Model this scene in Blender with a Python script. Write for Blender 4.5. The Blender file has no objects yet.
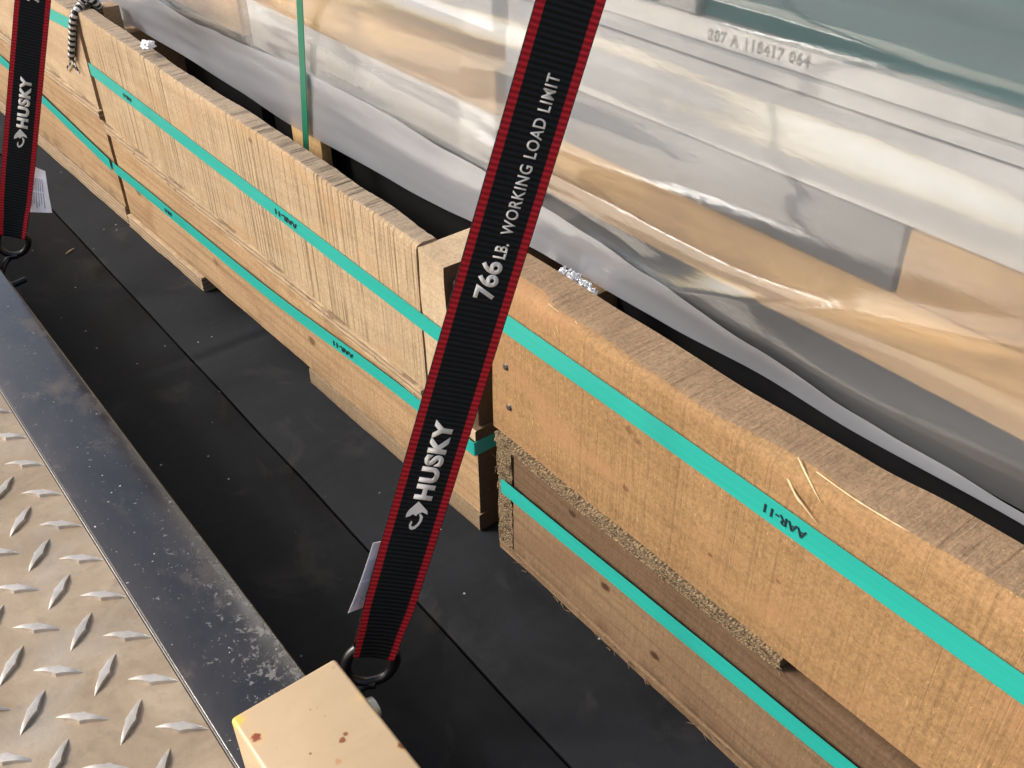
import bpy, bmesh, math, random
from mathutils import Vector, Matrix, noise
random.seed(7)
R = math.radians
sc = bpy.context.scene
COL = sc.collection

# ------------------------------------------------------------------ camera, sky, sun, exposure
cam = bpy.data.objects.new('camera', bpy.data.cameras.new('camera'))
COL.objects.link(cam)
cr = Vector((0.78782502, -0.61574237, -0.01389487))
cd = Vector((-0.37240303, -0.45826759, -0.80703581))
cf = Vector((0.49055857, 0.64097750, -0.59033900))
m = Matrix.Identity(4)
for i in range(3):
    m[i][0] = cr[i]; m[i][1] = -cd[i]; m[i][2] = -cf[i]
m[2][3] = 1.0
cam.matrix_world = m
cam.data.sensor_width = 36; cam.data.lens = 35.29
cam.data.clip_start = 0.01; cam.data.clip_end = 2000
sc.camera = cam

SUN_EL, SUN_AZ = R(34), R(-52)      # azimuth measured from +Y towards +X
w = bpy.data.worlds.new("World"); sc.world = w; w.use_nodes = True
nt = w.node_tree
sky = nt.nodes.new('ShaderNodeTexSky'); sky.sky_type = 'NISHITA'; sky.sun_disc = False
sky.sun_elevation = SUN_EL; sky.sun_rotation = SUN_AZ
sky.dust_density = 4.0; sky.air_density = 0.9; sky.ozone_density = 0.6
nt.links.new(sky.outputs[0], nt.nodes['Background'].inputs[0])
nt.nodes['Background'].inputs[1].default_value = 0.15
sd = bpy.data.lights.new('sun', 'SUN'); sd.energy = 2.5; sd.angle = R(14); sd.color = (1, .975, .94)
so = bpy.data.objects.new('sun', sd); COL.objects.link(so)
sv = Vector((math.sin(SUN_AZ)*math.cos(SUN_EL), math.cos(SUN_AZ)*math.cos(SUN_EL), math.sin(SUN_EL)))
so.rotation_euler = sv.to_track_quat('Z', 'Y').to_euler(); so.location = (-3, 1, 4)
sc.view_settings.view_transform = 'Standard'; sc.view_settings.look = 'None'
sc.view_settings.gamma = 1; sc.view_settings.use_curve_mapping = False
sc.view_settings.exposure = 0.50
sc.render.engine = 'CYCLES'
sc.cycles.transparent_max_bounces = 16

# ------------------------------------------------------------------ material helpers
class NT:
    def __init__(s, name):
        s.m = bpy.data.materials.new(name); s.m.use_nodes = True
        s.t = s.m.node_tree; s.b = s.t.nodes['Principled BSDF']; s.out = s.t.nodes['Material Output']
    def n(s, typ, **kw):
        x = s.t.nodes.new('ShaderNode' + typ)
        for k, v in kw.items(): setattr(x, k, v)
        return x
    def l(s, a, b): s.t.links.new(a, b)
    def set(s, **kw):
        for k, v in kw.items():
            i = s.b.inputs[k.replace('_', ' ')]
            if isinstance(v, (int, float)): i.default_value = v
            elif isinstance(v, tuple): i.default_value = v + (1,) if len(v) == 3 else v
            else: s.l(v, i)
    def co(s, scale=(1, 1, 1), rot=(0, 0, 0), loc=(0, 0, 0), uv=False):
        c = s.n('TexCoord'); mp = s.n('Mapping')
        mp.inputs['Scale'].default_value = scale; mp.inputs['Rotation'].default_value = rot
        mp.inputs['Location'].default_value = loc
        s.l(c.outputs['UV' if uv else 'Object'], mp.inputs[0]); return mp.outputs[0]
    def noise(s, co, scale=1, detail=4, rough=.55, dist=0):
        x = s.n('TexNoise'); x.inputs['Scale'].default_value = scale; x.inputs['Detail'].default_value = detail
        x.inputs['Roughness'].default_value = rough; x.inputs['Distortion'].default_value = dist
        s.l(co, x.inputs['Vector']); return x.outputs['Fac']
    def ramp(s, f, *st, interp='LINEAR'):
        x = s.n('ValToRGB'); e = x.color_ramp.elements; x.color_ramp.interpolation = interp
        while len(e) < len(st): e.new(.5)
        for el, (p, c) in zip(e, st):
            el.position = p; el.color = (c, c, c, 1) if isinstance(c, (int, float)) else c + (1,)
        s.l(f, x.inputs[0]); return x.outputs[0]
    def mix(s, f, a, b, mode='MIX'):
        x = s.n('MixRGB', blend_type=mode)
        for i, v in zip((0, 1, 2), (f, a, b)):
            if isinstance(v, (int, float)): x.inputs[i].default_value = v if i == 0 else (v, v, v, 1)
            elif isinstance(v, tuple): x.inputs[i].default_value = v + (1,)
            else: s.l(v, x.inputs[i])
        return x.outputs[0]
    def math(s, op, a, b=0.0):
        x = s.n('Math', operation=op)
        for i, v in zip((0, 1), (a, b)):
            if isinstance(v, (int, float)): x.inputs[i].default_value = v
            else: s.l(v, x.inputs[i])
        return x.outputs[0]
    def bump(s, h, strength=.3, dist=.002, nrm=None):
        x = s.n('Bump'); x.inputs['Strength'].default_value = strength; x.inputs['Distance'].default_value = dist
        s.l(h, x.inputs['Height'])
        if nrm is not None: s.l(nrm, x.inputs['Normal'])
        return x.outputs[0]

def wood(name, light, dark, kerf=0.0, kerfscale=55, knots=(), grain=1.0, rough=.75, gy=2.0, gz=45, stain=None, fuzz=1.0, bump=.5, tilt=0.0, seed=0.0, off=0.0, figure=.5):
    s = NT(name)
    g = s.noise(s.co((12, gy, gz), loc=(seed, seed, 0)), 1, 5, .6, .6)
    col = s.mix(s.ramp(g, (.3, 0), (.7, 1)), dark, light)
    big = s.noise(s.co((3, 3, 6), loc=(seed, 0, 0)), 1, 3)
    col = s.mix(s.math('MULTIPLY', s.ramp(big, (.35, 0), (.65, 1)), .5), col, tuple(c*.72 for c in dark))
    fine = s.noise(s.co((260, 260, 260)), 1, 3, .7)
    streak = s.noise(s.co((30, 170, 22), rot=(tilt, 0, 0), loc=(seed, 0, 0)), 1, 4, .65)
    col = s.mix(.35*grain, col, s.ramp(streak, (.3, tuple(c*.55 for c in light)), (.68, tuple(min(1, c*1.18) for c in light))))
    col = s.mix(.25*fuzz, col, s.ramp(fine, (.32, tuple(c*.4 for c in dark)), (.62, tuple(min(1, c*1.25) for c in light))))
    fl = s.ramp(s.noise(s.co((200, 330, 110), rot=(.5, 0, 0), loc=(seed, 2, 0)), 1, 2, .6), (.64, 0), (.72, 1))
    fm_ = s.ramp(s.noise(s.co((8, 9, 12), loc=(seed, 5, 0)), 1, 3), (.42, 0), (.62, 1))
    col = s.mix(s.math('MULTIPLY', s.math('MULTIPLY', fl, fm_), .45*fuzz), col, tuple(min(1, c*1.7) for c in light))
    fig = s.ramp(s.noise(s.co((14, 1.3*gy, 3.2*gz), loc=(seed, 1, 4)), 1, 3, .6, .5), (.38, 1), (.52, 0))
    col = s.mix(s.math('MULTIPLY', fig, .35*figure), col, tuple(c*.6 for c in dark))
    h = s.math('ADD', s.math('MULTIPLY', fine, .5*fuzz), s.math('MULTIPLY', streak, .8))
    if kerf:
        k = s.noise(s.co((6, kerfscale, 1.0), rot=(tilt, 0, 0)), 1, 2.5, .6, 0)
        k2 = s.ramp(k, (.36, 1), (.44, .3), (.49, 0))
        msk = s.ramp(s.noise(s.co((4, 6, 9)), 1, 3), (.36, .3), (.6, 1))
        kk = s.math('MULTIPLY', s.math('MULTIPLY', k2, msk), kerf)
        col = s.mix(kk, col, tuple(c*.36 for c in dark))
        h = s.math('SUBTRACT', h, s.math('MULTIPLY', kk, 1.6))
    if stain:
        st = s.ramp(s.noise(s.co((4, 5, 13), loc=(3+seed, 0, 0)), 1, 4, .6, .5), (.52, 0), (.66, 1))
        col = s.mix(s.math('MULTIPLY', st, .65), col, stain)
    if knots:
        c = s.n('TexCoord'); sx = s.n('SeparateXYZ'); s.l(c.outputs['Object'], sx.inputs[0])
        wn = s.math('MULTIPLY', s.math('SUBTRACT', s.noise(s.co((90, 90, 90)), 1, 4), .5), .8)
        for (ky, kz, r, amt) in knots:
            dy = s.math('DIVIDE', s.math('SUBTRACT', sx.outputs[1], ky - off), r*1.5)
            dz = s.math('DIVIDE', s.math('SUBTRACT', sx.outputs[2], kz), r)
            d = s.math('SQRT', s.math('ADD', s.math('MULTIPLY', dy, dy), s.math('MULTIPLY', dz, dz)))
            d = s.math('ADD', d, wn)
            col = s.mix(s.math('MULTIPLY', s.ramp(d, (.5, 1), (.85, .25), (1.2, 0)), amt), col, (dark[0]*.30, dark[1]*.2, dark[2]*.16))
            col = s.mix(s.math('MULTIPLY', s.ramp(d, (0.0, 1), (1.0, 0)), 0.0), col, dark)
    s.set(Base_Color=col, Roughness=rough, Normal=s.bump(h, bump, .0016))
    s.b.inputs['Specular IOR Level'].default_value = .25
    return s.m

def plain(name, col, rough=.5, metal=0.0, spec=.5, bumpn=None):
    s = NT(name)
    n1 = s.noise(s.co((30, 30, 30)), 1, 4)
    s.set(Base_Color=s.mix(s.ramp(n1, (.35, 0), (.7, 1)), tuple(c*.82 for c in col), col), Roughness=rough, Metallic=metal)
    s.b.inputs['Specular IOR Level'].default_value = spec
    if bumpn: s.set(Normal=s.bump(s.noise(s.co((bumpn[0],)*3), 1, 4), bumpn[1], .001))
    return s.m

M = {}
M['far_wood'] = wood('far_wood', off=1.45, light=(.47, .345, .21), dark=(.33, .23, .13), kerf=.85, kerfscale=215, knots=[(1.37, .414, .006, .6), (1.15, .30, .01, .3)], gy=3, gz=25, stain=(.36, .23, .115), tilt=.10)
M['far_top'] = wood('far_top', (.34, .265, .185), (.22, .165, .115), kerf=.7, kerfscale=75, gy=4, gz=30, tilt=.1, bump=.9)
M['far_lower'] = wood('far_lower', off=1.45, light=(.45, .30, .16), dark=(.27, .165, .082), knots=[(1.962, .12, .014, .7), (1.275, .10, .010, .8), (1.62, .10, .010, .5)], gy=1.6, gz=38, stain=(.22, .12, .055), grain=.8, seed=3, figure=1.2)
M['far_pale'] = wood('far_pale', off=1.45, light=(.52, .40, .26), dark=(.38, .27, .16), knots=[(.86, .085, .008, .9)], gy=3, gz=30, grain=.6, seed=5)
M['third_wood'] = wood('third_wood', (.50, .37, .23), (.38, .26, .15), gy=2, gz=30, stain=(.30, .19, .11), grain=.7, seed=9)
M['near_wood'] = wood('near_wood', off=0.2, light=(.35, .210, .095), dark=(.22, .123, .052), kerf=.22, kerfscale=230, knots=[(.565, .352, .006, .45), (.552, .345, .005, .4), (.564, .273, .005, .6), (.441, .27, .003, .6), (.36, .30, .003, .5)], gy=2, gz=30, grain=.9, fuzz=1.3, stain=(.33, .18, .085), seed=13)
M['near_top'] = wood('near_top', (.29, .195, .115), (.16, .105, .062), kerf=.2, kerfscale=150, gy=10, gz=60, grain=1.2, fuzz=1.1, bump=1.0, seed=2, tilt=.3)
M['brown_board'] = wood('brown_board', off=0.2, light=(.155, .095, .053), dark=(.10, .058, .032), knots=[(.651, .168, .006, .8)], gy=1.2, gz=50, seed=21, figure=1.6)  # brown board; base colour also holds some shade over the lower near crate
M['knotty_board'] = wood('knotty_board', off=0.2, light=(.25, .16, .088), dark=(.165, .102, .054), knots=[(.587, .098, .007, .95), (.499, .056, .007, .95)], gy=2, gz=40, seed=25, figure=1.3, stain=(.16, .09, .05))  # brown board, darkened further for the shade low on this crate
M['end_wood'] = wood('end_wood', (.33, .225, .13), (.20, .13, .07), gy=30, gz=6, seed=31, fuzz=1.4)
M['gap_shade_wood'] = wood('gap_shade_wood', (.12, .075, .042), (.07, .043, .025), gy=30, gz=6, seed=32)  # darkened wood; shade of the gap between crates put into the colour
M['dark_wood'] = wood('dark_wood', (.20, .14, .085), (.12, .08, .05), seed=33)
M['load_wood'] = wood('load_wood', (.84, .56, .27), (.74, .47, .21), gy=5, gz=90, grain=.3, seed=41, stain=(.44, .27, .13))
M['runner_wood'] = wood('runner_wood', off=1.45, light=(.28, .20, .12), dark=(.16, .11, .065), gy=3, gz=120, seed=43, knots=[(1.78, .02, .006, .8)])

def chipboard(name, a, b):
    s = NT(name)
    v = s.n('TexVoronoi'); v.inputs['Scale'].default_value = 1; s.l(s.co((190, 330, 640), rot=(.3, .2, .1)), v.inputs['Vector'])
    n1 = s.noise(s.co((330, 420, 800)), 1, 4, .75)
    col = s.mix(s.ramp(n1, (.35, 0), (.62, 1)), b, a)
    col = s.mix(s.ramp(v.outputs['Distance'], (.25, 0), (.75, .85)), col, tuple(c*.3 for c in b))
    s.set(Base_Color=col, Roughness=.85, Normal=s.bump(s.math('SUBTRACT', n1, v.outputs['Distance']), 1.0, .004))
    return s.m
M['chip'] = chipboard('chip', (.48, .34, .18), (.27, .175, .09))

def laminated(name):   # plywood edge: thin plies
    s = NT(name)
    c = s.n('TexCoord'); sx = s.n('SeparateXYZ'); s.l(c.outputs['Object'], sx.inputs[0])
    wv = s.n('TexWave', wave_type='BANDS', bands_direction='Z'); wv.inputs['Scale'].default_value = 36
    wv.inputs['Distortion'].default_value = 1.2; wv.inputs['Detail Scale'].default_value = .6
    s.l(s.co((1, .12, 1)), wv.inputs['Vector'])
    n1 = s.noise(s.co((60, 25, 300)), 1, 4, .7)
    col = s.mix(s.ramp(n1, (.3, 0), (.65, 1)), (.27, .18, .1), (.47, .34, .2))
    col = s.mix(s.math('MULTIPLY', s.ramp(wv.outputs['Fac'], (.05, 1), (.35, 0)), .75), col, (.13, .08, .045))
    s.set(Base_Color=col, Roughness=.8, Normal=s.bump(n1, .8, .003))
    return s.m
M['ply'] = laminated('ply_edge')

def band_mat(name, c):
    s = NT(name)
    n1 = s.noise(s.co((30, 3, 200)), 1, 3)
    s.set(Base_Color=s.mix(s.ramp(n1, (.3, 0), (.7, 1)), tuple(x*.9 for x in c), c), Roughness=.38,
          Normal=s.bump(s.noise(s.co((400, 400, 400)), 1, 2), .12, .0006))
    return s.m
M['teal'] = band_mat('teal_band', (.020, .345, .285))
M['green'] = band_mat('green_band', (.007, .14, .080))
M['ink'] = plain('ink', (.012, .02, .03), .6)
M['print_ink'] = plain('print_ink', (.012, .02, .035), .6)

def floor_mat():
    s = NT('bed_floor')
    n1 = s.noise(s.co((7, 5, 7)), 1, 7, .68, .6); n2 = s.noise(s.co((420, 420, 420)), 1, 2, .7)
    col = s.mix(s.ramp(n1, (.35, 0), (.72, 1)), (.0045, .0052, .0063), (.0135, .0152, .018))
    dust = s.ramp(s.noise(s.co((9, 6, 9), loc=(4, 1, 0)), 1, 5, .65, .6), (.56, 0), (.75, 1))
    col = s.mix(s.math('MULTIPLY', dust, .5), col, (.040, .037, .033))
    col = s.mix(s.math('MULTIPLY', s.ramp(s.noise(s.co((3, 70, 3)), 1, 3), (.45, 0), (.7, 1)), .03), col, (.05, .05, .052))
    v = s.n('TexVoronoi'); v.inputs['Scale'].default_value = 42; s.l(s.co((1, 1, 1)), v.inputs['Vector'])
    sp = s.ramp(v.outputs['Distance'], (.05, 1), (.085, 0))
    sel = s.ramp(v.outputs['Color'], (.66, 0), (.74, 1))
    col = s.mix(s.math('MULTIPLY', s.math('MULTIPLY', sp, sel), .8), col, (.34, .33, .30))
    h = s.math('ADD', n2, s.math('MULTIPLY', s.noise(s.co((40, 40, 40)), 1, 4), 1.5))
    s.set(Base_Color=col, Roughness=s.ramp(n1, (.3, .62), (.7, .8)), Normal=s.bump(h, .35, .001))
    s.b.inputs['Specular IOR Level'].default_value = .14
    return s.m
M['floor'] = floor_mat()

def rail_mat():
    s = NT('black_paint')
    n1 = s.noise(s.co((9, 5, 9)), 1, 5, .6, .5)
    col = s.mix(s.ramp(n1, (.4, 0), (.7, 1)), (.009, .009, .010), (.024, .023, .023))
    c = s.n('TexCoord'); sx = s.n('SeparateXYZ'); s.l(c.outputs['Object'], sx.inputs[0])
    # worn dried cement-like spatter over the near stretch, denser towards the inner edge
    my = s.ramp(s.math('MULTIPLY', s.math('ADD', sx.outputs[1], 1.2), .5), (.28, 1), (.56, .0))
    mxx = s.ramp(s.math('MULTIPLY', s.math('ADD', sx.outputs[0], .1835), 4.0), (.60, 0), (.86, 1))
    dens = s.math('MULTIPLY', my, mxx)
    sp = s.noise(s.co((130, 110, 130)), 1, 5, .66, .3)
    thr = s.math('ADD', sp, s.math('MULTIPLY', dens, .17))
    f = s.ramp(thr, (.655, 0), (.70, .55), (.80, .75))
    col = s.mix(f, col, (.20, .20, .195))
    dust = s.math('MULTIPLY', s.ramp(s.noise(s.co((14, 9, 10), loc=(1, 7, 0)), 1, 5, .7), (.55, 0), (.72, 1)), .5)
    col = s.mix(dust, col, (.085, .066, .052))
    sp2 = s.ramp(s.noise(s.co((190, 190, 190)), 1, 2), (.735, 0), (.76, 1))
    col = s.mix(sp2, col, (.5, .5, .5))
    rg = s.math('ADD', s.ramp(n1, (.35, .12), (.7, .30)), s.math('MULTIPLY', s.math('ADD', f, dust), .5))
    h = s.math('ADD', s.noise(s.co((55, 35, 40)), 1, 3), s.math('MULTIPLY', s.noise(s.co((260, 260, 260)), 1, 3), .25))
    s.set(Base_Color=col, Roughness=rg, Normal=s.bump(h, .30, .0012))
    s.b.inputs['Specular IOR Level'].default_value = .9; s.b.inputs['Coat Weight'].default_value = .45; s.b.inputs['Coat Tint'].default_value = (1, .96, .9, 1); s.b.inputs['Specular Tint'].default_value = (1, .93, .84, 1); s.b.inputs['Coat Roughness'].default_value = .12
    return s.m
M['rail'] = rail_mat()
M['rail_edge'] = plain('worn_edge', (.22, .22, .22), .35, .8)

def tread_mat(name, bumpy):
    s = NT(name)
    n1 = s.noise(s.co((9, 9, 9)), 1, 6, .62, .7); n2 = s.noise(s.co((45, 45, 45), loc=(3, 0, 0)), 1, 5, .7)
    a, b, c = ((.40, .31, .215), (.265, .195, .125), (.165, .14, .11)) if not bumpy else ((.66, .61, .54), (.52, .46, .38), (.36, .33, .29))
    col = s.mix(s.ramp(n1, (.35, 0), (.62, 1)), b, a)
    col = s.mix(s.math('MULTIPLY', s.ramp(n2, (.50, 0), (.72, 1)), .55), col, c)
    gr = s.noise(s.co((6, 6, 6), loc=(9, 4, 0)), 1, 4)
    col = s.mix(s.math('MULTIPLY', s.ramp(gr, (.5, 0), (.7, 1)), .45), col, (.33, .33, .30))
    s.set(Base_Color=col, Roughness=s.ramp(n2, (.3, .38), (.7, .62)) if not bumpy else .34, Metallic=.25 if not bumpy else .65,
          Normal=s.bump(s.noise(s.co((240, 240, 240)), 1, 4, .7), .30, .0008))
    return s.m
M['tread'] = tread_mat('dusty_tread_plate', False); M['tread_bump'] = tread_mat('rubbed_tread_bump', True)

def post_mat():
    s = NT('cream_paint')
    n1 = s.noise(s.co((14, 14, 14)), 1, 4)
    col = s.mix(s.ramp(n1, (.3, 0), (.7, 1)), (.43, .31, .185), (.475, .35, .212))
    c = s.n('TexCoord'); wn = s.math('MULTIPLY', s.math('SUBTRACT', s.noise(s.co((230, 230, 230)), 1, 3), .5), 1.3)
    for (x, y, z, r, cc, amt) in [(.141, .566, .225, .0055, (.20, .045, .012), 1), (.200, .516, .225, .0038, (.20, .06, .02), 1),
            (.205, .520, .225, .0026, (.18, .05, .02), 1), (.186, .500, .225, .0034, (.42, .22, .09), .8), (.2375, .479, .225, .0045, (.16, .05, .02), 1),
            (.134, .594, .225, .009, (.50, .42, .05), .85), (.171, .522, .225, .0016, (.2, .1, .05), .9), (.193, .562, .225, .0012, (.3, .2, .1), .8),
            (.199, .560, .225, .0009, (.3, .2, .1), .8), (.233, .59, .225, .0016, (.4, .25, .1), .8), (.236, .545, .225, .006, (.55, .38, .16), .4), (.2, .548, .225, .0009, (.3, .2, .1), .8),
            (.150, .545, .225, .0009, (.35, .25, .15), .8)]:
        vm = s.n('VectorMath', operation='DISTANCE'); s.l(c.outputs['Object'], vm.inputs[0]); vm.inputs[1].default_value = (x - .1855, y - .45, z)
        d = s.math('ADD', s.math('DIVIDE', vm.outputs['Value'], r), wn)
        if r > .004: col = s.mix(s.math('MULTIPLY', s.ramp(s.math('MULTIPLY', d, .5), (.3, 1), (.95, 0)), .35*amt), col, (.62, .36, .10))
        col = s.mix(s.math('MULTIPLY', s.ramp(d, (.6, 1), (1.0, 0)), amt), col, cc)
    gm = s.ramp(s.noise(s.co((22, 30, 22), loc=(2, 2, 2)), 1, 6, .7, .8), (.52, 0), (.74, 1))
    col = s.mix(s.math('MULTIPLY', gm, .28), col, (.36, .25, .13))
    s.set(Base_Color=col, Roughness=s.ramp(gm, (0, .38), (1, .6)), Normal=s.bump(s.noise(s.co((120, 120, 120)), 1, 3), .1, .0008))
    return s.m
M['post'] = post_mat()

def webbing():
    s = NT('woven_webbing')
    c = s.n('TexCoord'); sx = s.n('SeparateXYZ'); s.l(c.outputs['UV'], sx.inputs[0])
    u = s.math('ABSOLUTE', s.math('SUBTRACT', sx.outputs[0], .5))
    uj = s.math('ADD', u, s.math('MULTIPLY', s.math('SUBTRACT', s.noise(s.co((8, 900, 1), uv=True), 1, 2), .5), .02))
    red = s.ramp(uj, (.352, 0), (.362, 1), (.485, 1), (.493, 0))
    v = s.math('MULTIPLY', sx.outputs[1], 2*math.pi/.0052)
    rib = s.math('ADD', s.math('MULTIPLY', s.math('SINE', v), .5), .5)
    weave = s.noise(s.co((90, 700, 1), uv=True), 1, 3, .6)
    blk = s.mix(rib, (.003, .0034, .004), (.012, .0135, .015))
    rd = s.mix(rib, (.34, .006, .012), (.74, .025, .038))
    rd = s.mix(s.ramp(weave, (.3, .5), (.7, 0)), rd, (.14, .004, .008))
    s.set(Base_Color=s.mix(red, blk, rd), Roughness=.7, Normal=s.bump(s.math('ADD', rib, s.math('MULTIPLY', weave, .5)), .8, .0012))
    s.b.inputs['Specular IOR Level'].default_value = .2
    return s.m
M['web'] = webbing()
M['letter'] = plain('grey_lettering', (.85, .80, .72), .95, 0, .1, bumpn=(600, .3))
M['hook'] = plain('black_coated_wire', (.008, .008, .009), .30, 0, .5, (90, .1))
M['paper'] = plain('white_tag', (.84, .82, .86), .55)
M['tag_ink'] = plain('tag_ink', (.33, .32, .36), .6)
M['steel'] = plain('zinc', (.55, .58, .55), .3, .6)
M['screw'] = plain('dull_screw', (.16, .14, .12), .35, .7)
M['vinyl'] = plain('white_vinyl', (.86, .85, .83), .42)
M['vinyl_cool'] = plain('cool_vinyl', (.56, .57, .59), .4)
M['grey_block'] = plain('grey_spacer', (.23, .24, .26), .5)
M['seal'] = plain('dark_seal', (.06, .065, .07), .5)
M['foam'] = plain('white_foam', (.82, .82, .82), .8, bumpn=(300, .6))
M['rope_w'] = plain('rope_white', (.72, .70, .66), .8); M['rope_b'] = plain('rope_black', (.015, .015, .016), .8)
M['straw'] = plain('straw', (.60, .45, .25), .7)
M['load_dark'] = plain('load_dark', (.010, .010, .011), .8, 0, .2)  # near-black colour stands in for the deep shade inside the crates

def glass_mat():
    s = NT('teal_glass')
    n1 = s.noise(s.co((5, 3, 60)), 1, 4)
    s.set(Base_Color=s.mix(s.ramp(n1, (.3, 0), (.7, 1)), (.015, .10, .11), (.05, .20, .20)), Roughness=.12)
    return s.m
M['glass'] = glass_mat()

def film_mat(name, milk, milk_col=(.86, .87, .90), bumpd=.35, gloss=1.7, mvar=1.0, rough=.17):
    s = NT(name)
    s.t.nodes.remove(s.b)
    st = s.noise(s.co((1, .9, 9), rot=(.12, 0, 0)), 1, 3, .55, .3)
    cr_ = s.noise(s.co((30, 14, 46), rot=(.12, 0, 0)), 1, 4, .6)
    crs = s.ramp(s.noise(s.co((3, 3.2, 6), loc=(2, 5, 1)), 1, 2), (.52, 0), (.68, 1))
    cr2 = s.noise(s.co((110, 90, 110)), 1, 3, .7, .6)
    h = s.math('ADD', s.math('MULTIPLY', cr_, .6), s.math('MULTIPLY', s.math('MULTIPLY', cr2, crs), .35))
    lg = s.noise(s.co((.6, .55, 8), rot=(.10, 0, 0)), 1, 2, .4, .2)
    nb = s.bump(h, bumpd, .003, s.bump(lg, .7, .05))
    tr = s.n('BsdfTransparent'); tr.inputs[0].default_value = (.985, .985, .985, 1)
    di = s.n('BsdfDiffuse'); di.inputs[0].default_value = milk_col + (1,); s.l(nb, di.inputs['Normal'])
    tl = s.n('BsdfTranslucent'); tl.inputs[0].default_value = milk_col + (1,)
    gl = s.n('BsdfGlossy'); gl.inputs[0].default_value = (.90, .95, 1, 1); gl.inputs['Roughness'].default_value = rough; s.l(nb, gl.inputs['Normal'])
    fr = s.n('Fresnel'); fr.inputs[0].default_value = 1.6; s.l(nb, fr.inputs['Normal'])
    dm = s.n('MixShader'); dm.inputs[0].default_value = .35; s.l(di.outputs[0], dm.inputs[1]); s.l(tl.outputs[0], dm.inputs[2])
    rf = s.n('BsdfRefraction'); rf.inputs[0].default_value = (.99, .99, .99, 1); rf.inputs['Roughness'].default_value = .42; rf.inputs['IOR'].default_value = 1.045
    tm = s.n('MixShader'); tm.inputs[0].default_value = .26; s.l(tr.outputs[0], tm.inputs[1]); s.l(rf.outputs[0], tm.inputs[2])
    a = s.n('MixShader'); s.l(s.ramp(st, (.3, milk*(1-.5*mvar)), (.72, milk*(1+.6*mvar))), a.inputs[0]); s.l(tm.outputs[0], a.inputs[1]); s.l(dm.outputs[0], a.inputs[2])
    b = s.n('MixShader'); s.l(s.math('MINIMUM', s.math('MULTIPLY', fr.outputs[0], gloss), .9), b.inputs[0]); s.l(a.outputs[0], b.inputs[1]); s.l(gl.outputs[0], b.inputs[2])
    s.l(b.outputs[0], s.out.inputs[0])
    return s.m
M['film'] = film_mat('clear_film', .10, (.90, .95, 1.0), .22, 1.9, 1.0, .10)
M['hem'] = film_mat('milky_film_hem', .34, (.80, .84, .93), .30, 1.9, 1.0, .16)  # blue of the reflected sky is mixed into the milky colour
M['shred'] = film_mat('shredded_film', .5, (.8, .8, .82), .3, 2.0, .3, .15)
M['asphalt'] = plain('pale_gravel', (.30, .27, .23), .9, bumpn=(200, .5))

# ------------------------------------------------------------------ object helpers
def tagp(o, label=None, cat=None, group=None, kind=None):
    if label: o['label'] = label
    if cat: o['category'] = cat
    if group: o['group'] = group
    if kind: o['kind'] = kind
    return o
def thing(name, loc, label, cat, group=None):
    o = bpy.data.objects.new(name, None); COL.objects.link(o); o.location = loc; o.empty_display_size = .05
    return tagp(o, label, cat, group)
def root_loc(p):
    v = Vector((0, 0, 0))
    while p is not None: v += p.location; p = p.parent
    return v
def obj(name, bm, mats, parent=None, smooth=True, origin=None):
    """bm is in world coordinates; children sit at their parent's origin"""
    off = root_loc(parent) if parent else (Vector(origin) if origin else Vector((0, 0, 0)))
    bmesh.ops.translate(bm, verts=bm.verts, vec=-off)
    bmesh.ops.recalc_face_normals(bm, faces=bm.faces)
    me = bpy.data.meshes.new(name); bm.to_mesh(me); bm.free()
    for mm in (mats if isinstance(mats, (list, tuple)) else [mats]): me.materials.append(M[mm])
    if smooth:
        for p in me.polygons: p.use_smooth = True
        try: me.set_sharp_from_angle(angle=R(38))
        except Exception: pass
    o = bpy.data.objects.new(name, me); COL.objects.link(o)
    if parent: o.parent = parent
    elif origin: o.location = origin
    return o
def nz(*a): return noise.noise(Vector(a))
def lerp(a, b, t): return a + (b - a)*t
def pl(tab, x):
    if x <= tab[0][0]: return tab[0][1]
    for (a, b), (c, d) in zip(tab, tab[1:]):
        if x <= c:
            t = (x - a)/(c - a); t = t*t*(3 - 2*t); return lerp(b, d, t)
    return tab[-1][1]
def box(bm, x0, x1, y0, y1, z0, z1, bev=0.0, seg=2, mat=0):
    b2 = bmesh.new(); bmesh.ops.create_cube(b2, size=1)
    for v in b2.verts: v.co = Vector((lerp(x0, x1, v.co.x+.5), lerp(y0, y1, v.co.y+.5), lerp(z0, z1, v.co.z+.5)))
    if bev: bmesh.ops.bevel(b2, geom=b2.edges[:], offset=bev, segments=seg, profile=.5, affect='EDGES')
    for f in b2.faces: f.material_index = mat
    me = bpy.data.meshes.new('t'); b2.to_mesh(me); b2.free(); bm.from_mesh(me); bpy.data.meshes.remove(me)
    return bm
def tube(bm, pts, r, seg=10, mats=None, taper=None, close=False):
    pts = [Vector(p) for p in pts]; rings = []
    up = None
    for i, p in enumerate(pts):
        t = (pts[min(i+1, len(pts)-1)] - pts[max(i-1, 0)]).normalized()
        if up is None: up = t.orthogonal().normalized()
        up = (up - t*up.dot(t)).normalized(); b = t.cross(up)
        rr = r*(taper[i] if taper else 1)
        rings.append([bm.verts.new(p + (up*math.cos(2*math.pi*k/seg) + b*math.sin(2*math.pi*k/seg))*rr) for k in range(seg)])
    for i in range(len(rings)-1):
        for k in range(seg):
            f = bm.faces.new((rings[i][k], rings[i][(k+1) % seg], rings[i+1][(k+1) % seg], rings[i+1][k]))
            if mats: f.material_index = mats(i, k)
    bm.faces.new(rings[0][::-1]); bm.faces.new(rings[-1])
    return bm
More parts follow.
